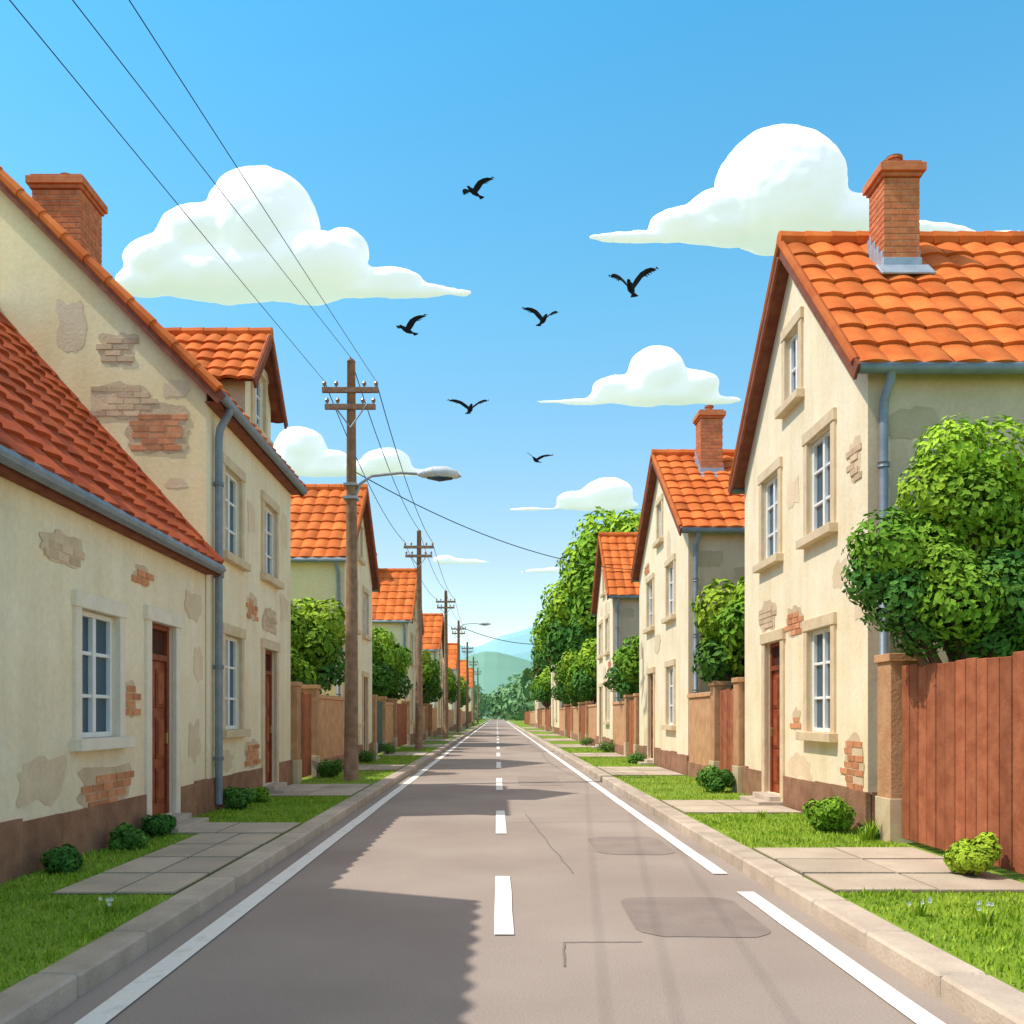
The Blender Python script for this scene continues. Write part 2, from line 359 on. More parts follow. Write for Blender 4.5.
def eave_house(s,F,y0,y1,zw,tan,hd,ops,tmat,gmat,patches=(),near_pipe=None,tw=.36,rh=.45,ov=.2,trim='trim',ox=.2):
    H=empty('stucco_house'); X=lambda d:s*(F+d)
    facade('front_wall',H,s,F,y0,y1,GZ-.05,zw+.02,ops,'plaster')
    zr=zw+hd*tan; mb=MB()
    for y in (y0,y1):
        mb.poly([(X(0),y,GZ-.05),(X(2*hd),y,GZ-.05),(X(2*hd),y,zw),(X(hd),y,zr),(X(0),y,zw)],gmat)
    mb.poly([(X(2*hd),y0,GZ-.05),(X(2*hd),y1,GZ-.05),(X(2*hd),y1,zw),(X(2*hd),y0,zw)],gmat)
    mb.build('walls',H)
    ang=math.atan(tan); rf=MB(); S=math.hypot(hd+ox,(hd+ox)*tan); LY=y1-y0+2*ov
    for sg in (1,-1):
        d0=-ox if sg==1 else 2*hd+ox
        Vd=V((s*sg,0,tan)).normalized(); N=V((-s*sg*math.sin(ang),0,math.cos(ang)))
        O=V((X(d0),y0-ov,zw-ox*tan+.06))
        rf.obox(O-N*.06,V((0,LY,0)),Vd*(S-.02),N*.05,'barge',.8)
        tiles(rf,O,V((0,1,0)),Vd,LY,S,tw,rh,tmat)
        for y in (y0-ov-.04,y1+ov):
            rf.obox(V((X(d0),y,zw-ox*tan-.12)),V((0,.04,0)),Vd*(S-.02),N*.17,'barge',1.2)
            n=int(S/.45)
            for k in range(n):
                A=O+V((0,(y-y0+ov)+.02,0))+N*.04+Vd*(k*S/n)
                rf.tube([A,A+Vd*(S/n*1.05)],[.085,.07],tmat,8,R.uniform(.85,1.1))
    ridge(rf,(X(hd),y0-ov,zr+.14),(X(hd),y1+ov,zr+.14),tmat)
    rf.build('roof',H)
    gm=MB(); ze=zw-ox*tan
    gutter(gm,(X(-ox-.06),y0-ov,ze+.0),(X(-ox-.06),y1+ov,ze+.0),.07)
    gm.box((X(-ox+.01),y0-ov+.05,ze-.09),(X(-ox+.04),y1+ov-.05,ze+.06),'barge')
    gm.box((X(-ox+.04),y0-ov+.05,ze-.085),(X(-.002),y1+ov-.05,ze-.06),'barge',1.2)
    if near_pipe:
        y=near_pipe
        downpipe(gm,[(X(-ox-.05),y,ze),(X(-ox-.04),y,ze-.12),(X(-.11),y,ze-.36),(X(-.09),y,ze-.5),(X(-.09),y,GZ+.1)],.06)
    gm.build('gutter',H,smooth=False)
    for o in ops:
        if o[4]=='d': door(H,s,F,*o[:4],trim=trim)
        else: window(H,s,F,*o[:4],trim=trim,rows=3)
    plinth(H,s,F,y0,y1,[o for o in ops if o[4]=='d'])
    P=lambda u,d,z:(s*(F+d),u,z); pm=MB()
    for (u,z,w,h,m) in patches: patch(pm,P,u,z,w,h,m)
    if pm.v: pm.build('exposed_brick',H)
    return H
FL=4.3; FR=4.57
A=eave_house(-1,FL,6.9,13.25,3.9,1.12,3.2,[(9.72,.95,1.32,2.68,'w'),(11.55,.86,.27,2.74,'d')],'tile_red','plaster_gable',
  patches=[(8.5,.95,.8,.36,'stain'),(9.95,.78,1.2,.42,'brick'),(10.55,1.75,.24,.36,'brick'),(12.75,3.1,.6,.35,'stain'),(8.9,3.22,.75,.26,'brick_tan'),(10.9,3.25,.42,.2,'brick'),(12.8,1.2,.4,.5,'stain'),(12.95,2.3,.3,.4,'stain')],trim='trim_light',ov=.06,rh=.42,ox=.16)
B=eave_house(-1,FL,13.32,18.75,6.45,.985,4.0,[(14.6,.95,1.33,2.85,'w'),(14.6,.95,4.12,5.5,'w'),(17.0,.95,4.15,5.5,'w'),(17.0,.9,.27,2.8,'d')],'tile','plaster_gable',
  patches=[(15.8,.9,.9,.4,'brick'),(18.2,3.7,.6,.4,'stain'),(17.0,3.35,.9,.4,'brick_tan'),(14.2,.85,.8,.3,'stain'),(18.2,5.3,.5,.6,'stain'),(15.8,3.45,.55,.4,'brick'),(15.75,5.0,.4,.4,'stain')],near_pipe=13.62,ov=.12,trim='trim')
pm=MB(); P=lambda u,d,z:(u,13.32+d,z)
patch(pm,P,-5.02,5.80,.8,.62,'brick')
patch(pm,P,-5.62,6.22,.75,.45,'brick_tan'); patch(pm,P,-5.6,7.0,.45,.4,'brick_tan'); patch(pm,P,-6.3,7.3,.35,.7,'stain'); patch(pm,P,-4.75,5.0,.2,.1,'stain')
patch(pm,P,-4.75,6.4,.3,.2,'stain')
pm.build('exposed_brick_gable',B)
chimney(B,-7.02,14.72,.78,7.9,10.33)
def dormer(parent):
    s=-1;F=FL+.15; X=lambda d:s*(F+d); y0,y1=15.9,17.7; ym=16.8; ze,za=7.62,8.6
    tan=(za-ze)/(ym-y0); ang=math.atan(tan)
    pl=[((s*F,ym,za),(0,-math.sin(ang),math.cos(ang))),((s*F,ym,za),(0,math.sin(ang),math.cos(ang)))]
    facade('dormer_front',parent,s,F,y0,y1,6.5,za+.01,[(ym,.8,6.82,7.95,'w')],'plaster',pl)
    window(parent,s,F,ym,.8,6.82,7.95,3,name='dormer_window')
    mb=MB()
    for y in (y0,y1):
        mb.poly([(X(0),y,6.5),(X(0),y,ze),(X(1.15),y,ze),(X(.1),y,6.5)],'plaster_side_shaded')
    mb.build('dormer_cheeks',parent)
    rf=MB(); o=.22; S=math.hypot(ym-y0+o,(ym-y0+o)*tan)
    for sg,yb in ((-1,y0),(1,y1)):
        ye=yb+sg*o; z=ze-o*tan; Vd=V((0,-sg,tan)).normalized(); N=V((0,sg*math.sin(ang),math.cos(ang)))
        O=V((X(-.22),ye,z+.05))
        rf.obox(O-N*.05,V((s*2.5,0,0)),Vd*(S-.01),N*.04,'barge')
        tiles(rf,O,V((s,0,0)),Vd,2.6,S,.3,.36,'tile')
        rf.obox(V((X(-.26),ye,z-.12)),V((s*.04,0,0)),Vd*(S-.01),N*.19,'barge')
        rf.tube([V((X(-.22),ye,z+.08)),V((X(-.22),ye,z+.08))+Vd*S],.05,'tile',8,.8)
    ridge(rf,(X(-.24),ym,za+.11),(X(2.3),ym,za+.11),'tile',.09)
    rf.build('dormer_roof',parent)
dormer(B)
eave_house(-1,FL,-3.5,6.55,5.9,1.0,3.5,[(0,1,1.3,2.8,'w'),(3.5,1,1.3,2.8,'w'),(0,1,4,5.2,'w')],'tile','plaster_gable',ov=.15)  # unseen house added left of view for its shadow on the road
gable_house(-1,FL,25.4,31.0,6.05,8.55,8,detail=False)
gable_house(-1,FL,43.5,49.6,6.2,8.9,8,chim=(-6.6,46.0,.7,8.0,10.1),detail=False,rh=.6,tw=.45)
gable_house(-1,FL,64.5,71.5,6.3,9.0,8,detail=False,rh=.8,tw=.6)
gable_house(-1,FL,90,97,6.2,8.8,8,detail=False,rh=1,tw=.8)
gable_house(-1,FL,122,130,6.2,9.0,8,detail=False,rh=1,tw=1,pipe=False)
gable_house(-1,FL,150,158,6.2,9.4,8,detail=False,rh=1,tw=1,pipe=False)
gable_house(1,FR,11.09,16.6,5.92,8.74,7,chim=(5.82,13.2,.52,7.86,9.69),tw=.38,rh=.5,
  ops=[(12.72,.95,4.15,5.55,'w'),(15.0,.92,4.15,5.55,'w'),(13.88,.66,6.42,7.5,'a'),(12.72,.95,1.32,2.8,'w'),(14.85,.85,.27,2.78,'d')],
  patches=[(11.48,4.8,.26,.5,'brick_tan'),(13.82,3.0,.6,.4,'brick'),(15.2,3.25,.8,.42,'brick_tan'),(13.72,1.5,.24,.26,'brick'),(11.5,.95,.5,.66,'brick'),(13.6,.8,.9,.28,'stain'),(12.0,3.45,.4,.3,'stain'),(13.9,5.0,.5,.35,'stain'),(11.3,3.0,.3,.4,'stain')])
gable_house(1,FR,21.5,28.9,6.05,8.75,8,chim=(5.75,24.4,.6,7.9,9.9))
gable_house(1,FR,35.5,41.2,6.35,9.1,8,detail=False)
gable_house(1,FR,66,76,6.2,9.0,8,detail=False,rh=.8,tw=.6)
gable_house(1,FR,100,108,6.2,9.0,8,detail=False,rh=1,tw=1,pipe=False)
# ------------------------------------------------------------ ground, road, pavements
mb=MB(); mb.poly([(-2500,-60,-.004),(2500,-60,-.004),(2500,3000,-.004),(-2500,3000,-.004)],'field'); mb.build('ground')
road=empty('road')
mb=MB(); mb.poly([(-2.5,-30,0),(2.6,-30,0),(2.6,330,0),(-2.5,330,0)],'asphalt'); mb.build('asphalt',road)
mb=MB()
def blob(x0,x1,y0,y1,mat,z,r=.25,t=1):
    pts=[]
    for (cx,cy,a0) in ((x1-r,y1-r,0),(x0+r,y1-r,90),(x0+r,y0+r,180),(x1-r,y0+r,270)):
        for k in range(6):
            a=math.radians(a0+k*18); pts.append((cx+r*math.cos(a)+R.uniform(-.012,.012),cy+r*math.sin(a)+R.uniform(-.02,.02),z))
    mb.poly(pts,mat,t)
blob(1.02,2.0,6.35,7.75,'asphalt_dark',.004); blob(1.15,2.05,10.1,11.6,'asphalt_dark',.004,t=1.08)
blob(.5,1.5,20,23,'asphalt_dark',.004,t=1.15)
blob(.4,2,40,46,'asphalt_dark',.004,t=1.15)
def strip(pts,w,mat,z):
    for a,b in zip(pts,pts[1:]):
        a=V((*a,z));b=V((*b,z)); d=(b-a).normalized(); n=V((-d.y,d.x,0))*w/2
        mb.poly([a+n,a-n,b-n,b+n],mat)
def crack(p,q,n=14,w=.014,j=.010,z=.006):
    pts=[]
    for i in range(n+1):
        t=i/n; pts.append((p[0]+(q[0]-p[0])*t+R.uniform(-j,j)*(0<i<n),p[1]+(q[1]-p[1])*t+R.uniform(-j,j)*(0<i<n)))
    strip(pts,w,'crack',z)
crack((.42,5.6),(.46,6.2),6); crack((.46,6.2),(1.0,6.22),8); crack((.45,14.3),(.75,8.9),20,.014,.015)
crack((.15,13.1),(2.1,13.3),18,.014); crack((-2,15.5),(2,15.7),20,.012,.015)
mb.build('repairs_and_cracks',road)
mb=MB()
def mark(x0,x1,y0,y1):
    n=max(2,int((y1-y0)/.6)) if y1-y0<20 else 4
    L_=[(x0+R.uniform(-.005,.005),y0+(y1-y0)*i/n) for i in range(n+1)]
    R_=[(x1+R.uniform(-.005,.005),y0+(y1-y0)*i/n) for i in range(n+1)]
    for i in range(n): mb.poly([(*L_[i],.010),(*R_[i],.010),(*R_[i+1],.010),(*L_[i+1],.010)],'paint')
mark(-.02,.125,6.4,8.72); mark(-.02,.125,11.85,14.7); mark(-.02,.125,18.7,22.3)
y=26.5
while y<300: mark(-.02,.125,y,y+3.4); y+=7.4
mark(-2.14,-1.98,-10,12);mark(-2.14,-1.98,12,30);mark(-2.14,-1.98,30,300)
mark(2.12,2.27,-10,7.95);mark(2.12,2.27,8.85,27);mark(2.12,2.27,27,300)
mb.build('road_marking')
mb=MB(); 
for s,xa,xb in ((-1,2.32,2.58),(1,2.45,2.74)):
    y=-8
    while y<260:
        L_=1.0 if y<40 else 6; j=R.uniform(-.004,.004)
        mb.box((s*xa,y+.012,-.02),(s*xb,y+L_-.012,.135+j),'kerbstone',R.uniform(.88,1.1)); y+=L_
mb.build('kerb',bevel=.018)
mb=MB()
for s,xa in ((-1,2.575),(1,2.735)):
    mb.box((s*xa,-30,-.003),(s*70,260,GZ),'lawn')
    mb.box((s*(xa-.2),-30,-.004),(s*(xa+.02),260,.1),'slabbase')
mb.build('grass_verge')
PAVES=[]
def pave(s,xa,xb,y0,y1):
    PAVES.append((s,xa,xb,y0,y1))
    mb.box((s*xa,y0,GZ-.05),(s*xb,y1,GZ+.006),'slabbase',.7)
    ny=max(1,round((y1-y0)/.85)); nx=2
    for i in range(nx):
        for j in range(ny):
            a=xa+(xb-xa)*i/nx+.014;b=xa+(xb-xa)*(i+1)/nx-.014;c=y0+(y1-y0)*j/ny+.03;d=y0+(y1-y0)*(j+1)/ny-.03
            mb.box((s*a,c,GZ-.03),(s*b,d,GZ+.02+R.uniform(-.003,.004)),'slab',R.uniform(.85,1.12))
mb=MB()
pave(-1,2.6,3.6,7.25,10.9); pave(-1,2.6,4.24,10.93,12.0); pave(-1,2.6,4.24,16.0,18.7); 
for (a,b) in ((23.5,26),(32,35),(40.5,43.5),(50,54),(60,64),(72,78),(88,94),(105,112)): pave(-1,2.6,4.2,a,b)
pave(1,2.76,4.5,7.35,9.75); pave(1,2.76,4.5,13.2,15.2)
for (a,b) in ((21.5,25),(31,34),(40,44),(50,55),(62,67),(78,84),(96,104)): pave(1,2.76,4.5,a,b)
mb.build('pavement')
mb=MB(); mi=mb.mi('blade')
def inpave(s,x,y):
    for p in PAVES:
        if p[0]==s and p[1]-.02<x<p[2]+.02 and p[3]-.02<y<p[4]+.02: return True
    return False
def blades(s,xa,xb,y0,y1,n,h0,h1):
    for _ in range(n):
        x=R.uniform(xa,xb);y=R.uniform(y0,y1)
        if inpave(s,x,y): continue
        h=R.uniform(h0,h1)*(.6+.9*abs(noise.noise(V((x*1.3,y*1.3,s))))); a=R.uniform(0,6.28); w=.006+h*.06
        dx,dy=math.cos(a)*w,math.sin(a)*w; lx,ly=R.uniform(-.5,.5)*h,R.uniform(-.5,.5)*h; X=s*x
        mb.v+=[(X-dx,y-dy,GZ),(X+dx,y+dy,GZ),(X+lx,y+ly,GZ+h)]
        n0=len(mb.v); mb.f.append((n0-3,n0-2,n0-1)); mb.m.append(mi); mb.t.append(R.uniform(.75,1.25))
for s,xa,xb in ((-1,2.6,4.25),(1,2.76,4.53)):
    blades(s,xa,xb,4.2,9,11000,.02,.055); blades(s,xa,xb,9,16,11000,.02,.06); blades(s,xa,xb,16,40,10000,.03,.07)
mb.build('grass')
def tuft(x,y,h,n=40,flower=False):
    mb=MB()
    for _ in range(n):
        a=R.uniform(0,6.28); r=R.uniform(0,.05); hh=h*R.uniform(.5,1); o=V((x+math.cos(a)*r,y+math.sin(a)*r,GZ)); l=V((math.cos(a),math.sin(a),0))
        sd=V((-l.y,l.x,0))*.008; m_=o+l*hh*.2+V((0,0,hh*.6)); t_=o+l*hh*.5+V((0,0,hh))
        mb.poly([o-sd,o+sd,m_+sd*.8,m_-sd*.8],'blade',.9); mb.poly([m_-sd*.8,m_+sd*.8,t_],'blade',1.05)
    if flower:
        for k in range(4):
            a=R.uniform(0,6.28); o=V((x+math.cos(a)*.07,y+math.sin(a)*.07,GZ+h*R.uniform(.6,.95)))
            for q in range(5):
                w=q*1.256; mb.poly([o,o+V((math.cos(w)*.014,-.004,math.sin(w)*.014)),o+V((math.cos(w+.6)*.017,-.008,math.sin(w+.6)*.017)),o+V((math.cos(w+1.1)*.014,-.004,math.sin(w+1.1)*.014))],'frame')
    mb.build('grass_tuft')
tuft(4.35,10.45,.3); tuft(4.2,10.3,.22); tuft(3.05,6.5,.14,20,True); tuft(3.35,6.2,.18,20,True); tuft(-2.85,6.6,.12,20,True); tuft(3.7,12.6,.15); tuft(2.9,11.9,.08)
# ------------------------------------------------------------ vegetation
def leaves(mb,lobes,n,size,mat,top_light=.35,shade_low=False):
    tot=sum(r**2 for c,r in lobes)
    zmin=min(c[2]-r for c,r in lobes); zmax=max(c[2]+r for c,r in lobes)
    for c,r in lobes:
        c=V(c); k=int(n*r*r/tot); lt=R.uniform(.78,1.2)
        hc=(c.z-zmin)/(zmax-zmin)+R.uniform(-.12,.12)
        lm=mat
        if shade_low: lm=('leaf_dark' if hc<.38 else 'leaf_mid' if hc<.62 else mat)  # low lobes get darker leaves, shade painted into the crown
        mi=mb.mi(lm)
        for _ in range(k):
            d=V((R.gauss(0,1),R.gauss(0,1),R.gauss(0,1))).normalized()
            rr=r*(R.uniform(.84,1.05) if R.random()<.85 else R.uniform(.3,.85))
            rr*=1+.2*noise.noise(d*2.5+c)
            p=c+d*rr
            nn=(d+V((R.uniform(-.5,.5),R.uniform(-.5,.5),R.uniform(-.3,.6)))).normalized()
            a=nn.orthogonal().normalized(); a=Matrix.Rotation(R.uniform(0,6.28),3,nn)@a; b=nn.cross(a)
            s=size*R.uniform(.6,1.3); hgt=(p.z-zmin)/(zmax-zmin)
            t=lt*R.uniform(.82,1.18)*(.8+top_light*hgt)  # tint rises with height, painting light onto upper leaves
            n0=len(mb.v)
            mb.v+=[tuple(p-a*s),tuple(p-b*s*.55+nn*s*.12),tuple(p+a*s),tuple(p+b*s*.55+nn*s*.12)]
            mb.f.append((n0,n0+1,n0+2,n0+3)); mb.m.append(mi); mb.t.append(t)
def crown(cx,cy,cz,rx,rz,n,rr=(.32,.46)):
    L=[((cx,cy,cz),min(rx,rz)*.62)]
    for i in range(n):
        ph=i*2.4+R.uniform(-.4,.4); th=math.acos(max(-.8,1-1.75*(i+.5)/n)); q=R.uniform(.62,.78)
        L.append(((cx+rx*q*math.sin(th)*math.cos(ph),cy+rx*q*math.sin(th)*math.sin(ph),cz+rz*q*math.cos(th)),min(rx,rz)*R.uniform(*rr)))
    return L
def tree_mesh(name,h0,rx,rz,n,size,mat,nl=13,shade_low=True):
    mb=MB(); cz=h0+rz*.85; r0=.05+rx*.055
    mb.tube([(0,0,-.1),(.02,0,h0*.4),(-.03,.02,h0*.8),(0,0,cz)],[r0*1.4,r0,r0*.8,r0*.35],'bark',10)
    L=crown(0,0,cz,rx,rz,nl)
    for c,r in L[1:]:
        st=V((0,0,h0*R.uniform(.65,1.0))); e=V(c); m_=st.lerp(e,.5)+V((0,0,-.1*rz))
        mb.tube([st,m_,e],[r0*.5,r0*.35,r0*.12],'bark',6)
    leaves(mb,L,n,size,mat,shade_low=shade_low)
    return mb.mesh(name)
def put(name,me,x,y,z,sc=1,rot=0):
    o=obj(name,me,loc=(x,y,z)); o.scale=(sc,sc,sc) if not hasattr(sc,'__len__') else sc; o.rotation_euler=(0,0,rot); return o
mb=MB(); tx,ty=5.25,9.75
mb.tube([(tx,ty,GZ-.1),(tx-.03,ty,.9),(tx-.06,ty,1.75)],[.16,.12,.10],'bark',10)
L=[((4.80,9.5,4.33),.36),((5.25,9.6,4.2),.5),((5.7,9.9,3.9),.5),((4.66,9.55,3.92),.40),((5.2,9.8,3.55),.62),((5.75,9.6,3.3),.55),((4.12,9.55,3.33),.38),((4.55,9.7,3.35),.46),((4.3,9.6,2.84),.40),((3.98,9.6,3.02),.27),((4.78,9.35,2.78),.46),((5.3,9.4,2.85),.5),((5.8,9.7,2.6),.45),((4.5,9.6,2.48),.28),((5.15,9.6,2.4),.36),((5.55,9.9,2.3),.33),((4.85,9.9,3.1),.5),((4.95,9.3,3.75),.36),((4.6,9.3,3.1),.3)]
for c,r in L:
    st=V((tx-.05,ty,R.uniform(1.35,1.8))); mb.tube([st,st.lerp(V(c),.5)+V((0,0,-.12)),V(c)],[.06,.045,.012],'bark',6)
leaves(mb,L,24000,.045,'leaf',top_light=.4,shade_low=True)
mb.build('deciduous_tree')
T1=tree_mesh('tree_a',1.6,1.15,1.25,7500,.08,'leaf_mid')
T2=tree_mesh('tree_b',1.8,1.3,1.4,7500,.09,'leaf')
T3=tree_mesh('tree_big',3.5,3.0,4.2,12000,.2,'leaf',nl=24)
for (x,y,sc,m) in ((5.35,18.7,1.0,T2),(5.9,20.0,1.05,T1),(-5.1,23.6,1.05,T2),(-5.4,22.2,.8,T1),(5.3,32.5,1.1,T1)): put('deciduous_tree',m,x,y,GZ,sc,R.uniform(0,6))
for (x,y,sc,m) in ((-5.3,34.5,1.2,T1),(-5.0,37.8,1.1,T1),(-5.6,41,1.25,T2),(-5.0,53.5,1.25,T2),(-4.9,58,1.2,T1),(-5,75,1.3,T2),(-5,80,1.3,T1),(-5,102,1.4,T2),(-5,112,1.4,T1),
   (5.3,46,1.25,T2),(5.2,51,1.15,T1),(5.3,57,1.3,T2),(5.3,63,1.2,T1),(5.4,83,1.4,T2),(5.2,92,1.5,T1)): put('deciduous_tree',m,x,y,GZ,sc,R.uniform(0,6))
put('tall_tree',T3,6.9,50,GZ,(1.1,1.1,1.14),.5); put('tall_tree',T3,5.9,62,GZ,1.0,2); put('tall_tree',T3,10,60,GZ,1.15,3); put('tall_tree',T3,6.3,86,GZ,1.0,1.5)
def bush(x,y,r,n=2200,mat='leaf_dark',h=1.0):
    mb=MB(); L=[((x,y,GZ+r*.45*h),r*.62)]
    for k in range(8):
        a=k*.785+R.uniform(-.2,.2); q=R.uniform(.4,.65)
        L.append(((x+math.cos(a)*r*q,y+math.sin(a)*r*q,GZ+r*R.uniform(.3,.8)*h),r*R.uniform(.3,.48)))
    for c,rr in L: mb.tube([(x,y,GZ-.02),c],[.015,.006],'bark',5)
    leaves(mb,L,n,.026+.016*r,mat)
    mb.build('bush')
bush(4.12,11.15,.33,3600,'leaf_mid',1.35); bush(4.35,11.9,.2,1200); bush(4.25,8.05,.25,3000,'leaf',1.7); bush(4.1,16.9,.36,2600,'leaf_dark',1.3); bush(4.4,10.55,.14,500)
bush(-3.98,9.75,.2,1800,h=1.3); bush(-4.02,10.75,.22,1800,h=1.2); bush(-4.0,8.3,.2,1500); bush(-4.0,13.9,.27,2200,h=1.2); bush(-3.95,14.9,.2,1200,'leaf_mid'); bush(-3.9,20.9,.36,1800); bush(-4.0,27.5,.35,900); bush(4.2,26.9,.35,900); bush(-4.0,33,.4,900); bush(4.3,35,.4,900); bush(4.2,42,.4,700)
mb=MB(); L=[]
for k in range(120):
    y=R.uniform(180,330); x=R.uniform(-90,90)
    if abs(x)<5 and y<300: x=math.copysign(R.uniform(6,30),x)
    h=R.uniform(5,11); L.append(((x,y,h*.5),h*.62))
for x,y,h in ((-8,200,6),(9,185,9),(12,170,10),(8,150,9),(10,135,9),(7.5,120,7.5),(-9,240,8),(-2,335,9),(4,330,12),(10,300,15),(-8,330,9),(16,320,18),(1,340,9)): L.append(((x,y,h*.55),h*.5)); L.append(((x+2,y+3,h*.8),h*.3)); L.append(((x-2,y+3,h*.75),h*.3))
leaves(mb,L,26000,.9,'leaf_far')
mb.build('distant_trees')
def hills(name,y,mat,base,amp,fr,seed,off=0):
    mb=MB(); nx=260; ny=8; W=2000
    def h(x,v): return (base+amp*noise.noise(V((x*fr+seed,seed,0)))+amp*.3*noise.noise(V((x*fr*3,seed,2))))*math.sin(v*math.pi)
    for i in range(nx):
        for j in range(ny):
            pts=[]
            for (a,b) in ((i,j),(i+1,j),(i+1,j+1),(i,j+1)):
                x=-W/2+W*a/nx; v=b/ny; pts.append((x,y+v*200,h(x+off,v)-.5))
            mb.poly(pts,mat)
    mb.build(name,smooth=True)
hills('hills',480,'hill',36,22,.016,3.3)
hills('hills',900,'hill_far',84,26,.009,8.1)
# ------------------------------------------------------------ fences
def post(mb,s,F,y,h=2.15,w=.4):
    x0,x1=s*(F-.12),s*(F+.28)
    mb.box((x0,y,GZ-.05),(x1,y+w,GZ+.5),'trim',.9); mb.box((s*(F-.10),y+.02,GZ+.5),(s*(F+.26),y+w-.02,GZ+h-.09),'masonry',1.0)
    mb.box((s*(F-.13),y-.01,GZ+h-.09),(s*(F+.29),y+w+.01,GZ+h),'masonry',1.12)
def wood_fence(s,F,y0,y1,h=1.95,mat='wood',pw=.16):
    mb=MB(); post(mb,s,F,y0); post(mb,s,F,y1-.4)
    y=y0+.42; n=max(1,round((y1-y0-.84)/pw)); pw=(y1-y0-.84)/n
    for k in range(n):
        t=R.uniform(.78,1.18); hh=h+R.uniform(-.025,.02)
        mb.box((s*(F+.0+R.uniform(0,.006)),y+k*pw+.009,GZ+.06),(s*(F+.035),y+(k+1)*pw-.009,GZ+hh),mat,t)
    for z in (.45,1.5): mb.box((s*(F+.036),y,GZ+z),(s*(F+.1),y1-.42,GZ+z+.1),mat,.8)
    mb.build('wooden_fence',bevel=.006)
def wall_fence(s,F,y0,y1,h=1.95):
    mb=MB(); mb.box((s*F,y0,GZ-.05),(s*(F+.2),y1,GZ+h-.1),'masonry',1.15); mb.box((s*(F-.04),y0-.01,GZ+h-.1),(s*(F+.24),y1+.01,GZ+h),'masonry',1.25)
    mb.box((s*(F-.03),y0-.005,GZ-.05),(s*(F+.1),y1+.005,GZ+.35),'plinth',1.1)
    mb.build('garden_wall',bevel=.01)
wood_fence(1,FR,5.0,10.6,h=2.0,pw=.2)
wood_fence(1,FR,16.65,18.9); wall_fence(1,FR,18.95,21.45)
wood_fence(1,FR,29,31.6); wall_fence(1,FR,31.65,35.4)
for i,(a,b) in enumerate(((41.3,45),(45.1,49.5),(49.6,54),(54.1,59.5),(59.6,65.9),(76.1,84),(84.1,92),(92.1,99.9),(108.1,125),(125.1,150))):
    (wood_fence if i%2 else wall_fence)(1,FR,a,b)
wood_fence(-1,FL,18.9,21.3); wall_fence(-1,FL,21.35,25.3)
wood_fence(-1,FL,31.1,34.2,mat='wood_green'); wall_fence(-1,FL,34.25,37.4); wood_fence(-1,FL,37.45,43.4)
for i,(a,b) in enumerate(((49.7,54),(54.1,58.5),(58.6,64.4),(71.6,78),(78.1,89.9),(97.1,108),(108.1,121.9),(130.1,149.9))):
    (wood_fence if i%2 else wall_fence)(-1,FL,a,b)
# ------------------------------------------------------------ utility poles, lamps, wires
def pole(x,y,top,arm=.62):
    Pm=empty('utility_pole')
    mb=MB(); H=top
    mb.tube([(x,y,GZ-.2),(x,y,GZ+1),(x+.01,y,H*.5),(x,y,H)],[.17,.155,.13,.09],'polewood',14); mb.build('shaft',Pm,smooth=True)
    mb=MB()
    for z,a in ((H-.68,arm),(H-1.05,arm*.9)):
        mb.box((x-a,y-.17,z-.05),(x+a,y-.085,z+.06),'polewood',.85)
        for q in (-.92,-.5,.5,.92):
            mb.tube([(x+a*q,y-.128,z+.06),(x+a*q,y-.128,z+.12)],.018,'lampmetal',6)
            mb.tube([(x+a*q,y-.128,z+.10),(x+a*q,y-.128,z+.15),(x+a*q,y-.128,z+.2)],[.035,.05,.025],'ceramic',8)
    for q in (-.6,.6): mb.tube([(x+q*arm,y-.16,H-1.0),(x,y-.12,H-1.5)],.018,'lampmetal',6)
    mb.tube([(x,y,H),(x,y,H+.06)],[.1,.05],'polewood',10,.8)
    mb.build('crossarms',Pm)
def lamp(x,y,z,L):
    Lp=empty('street_lamp'); mb=MB()
    pts=[(x+.1,y,z-.4),(x+.2,y,z-.15),(x+.45,y,z+.03),(x+L*.45,y,z+.1),(x+L*.66,y,z+.07)]
    mb.tube(pts,[.035,.035,.032,.03,.03],'lampmetal',10); mb.box((x-.16,y-.16,z-.5),(x+.16,y+.16,z-.44),'lampmetal'); mb.box((x-.15,y-.15,z-.2),(x+.15,y+.15,z-.15),'lampmetal')
    mb.build('arm',Lp,smooth=False)
    mb=MB(); c=x+L*.8; h=L*.2
    mb.tube([(c-h*1.0,y,z+.06),(c-h*.8,y,z+.08),(c-h*.3,y,z+.1),(c+h*.3,y,z+.1),(c+h*.8,y,z+.06),(c+h,y,z+.03)],[.04,.12,.19,.2,.13,.03],'lamphead',16,flat=.7)
    mb.build('head',Lp,smooth=True)
    mb=MB(); mb.tube([(c-h*.55,y,z+.0),(c,y,z-.02),(c+h*.6,y,z-.01)],[.07,.14,.08],'glass',12,flat=.5); mb.build('lens',Lp,smooth=True)
poles=[(-3.87,0,7.2),(-3.24,20,9.42),(-3.24,37.4,9.2),(-3.24,57,9.4),(-3.2,75,9.4),(-3.2,97,9.4),(-3.2,122,9.4),(-3.2,150,9.4)]
for p in poles: pole(*p)
lamp(-3.24,20,6.85,2.45); lamp(-3.2,75,9.1,2.7)
def wire(a,b,sag,r=.012,n=24):
    mb=MB(); a=V(a);b=V(b); pts=[a.lerp(b,i/n)-V((0,0,sag*4*(i/n)*(1-i/n))) for i in range(n+1)]
    mb.tube(pts,r,'cable',6); mb.build('power_line')
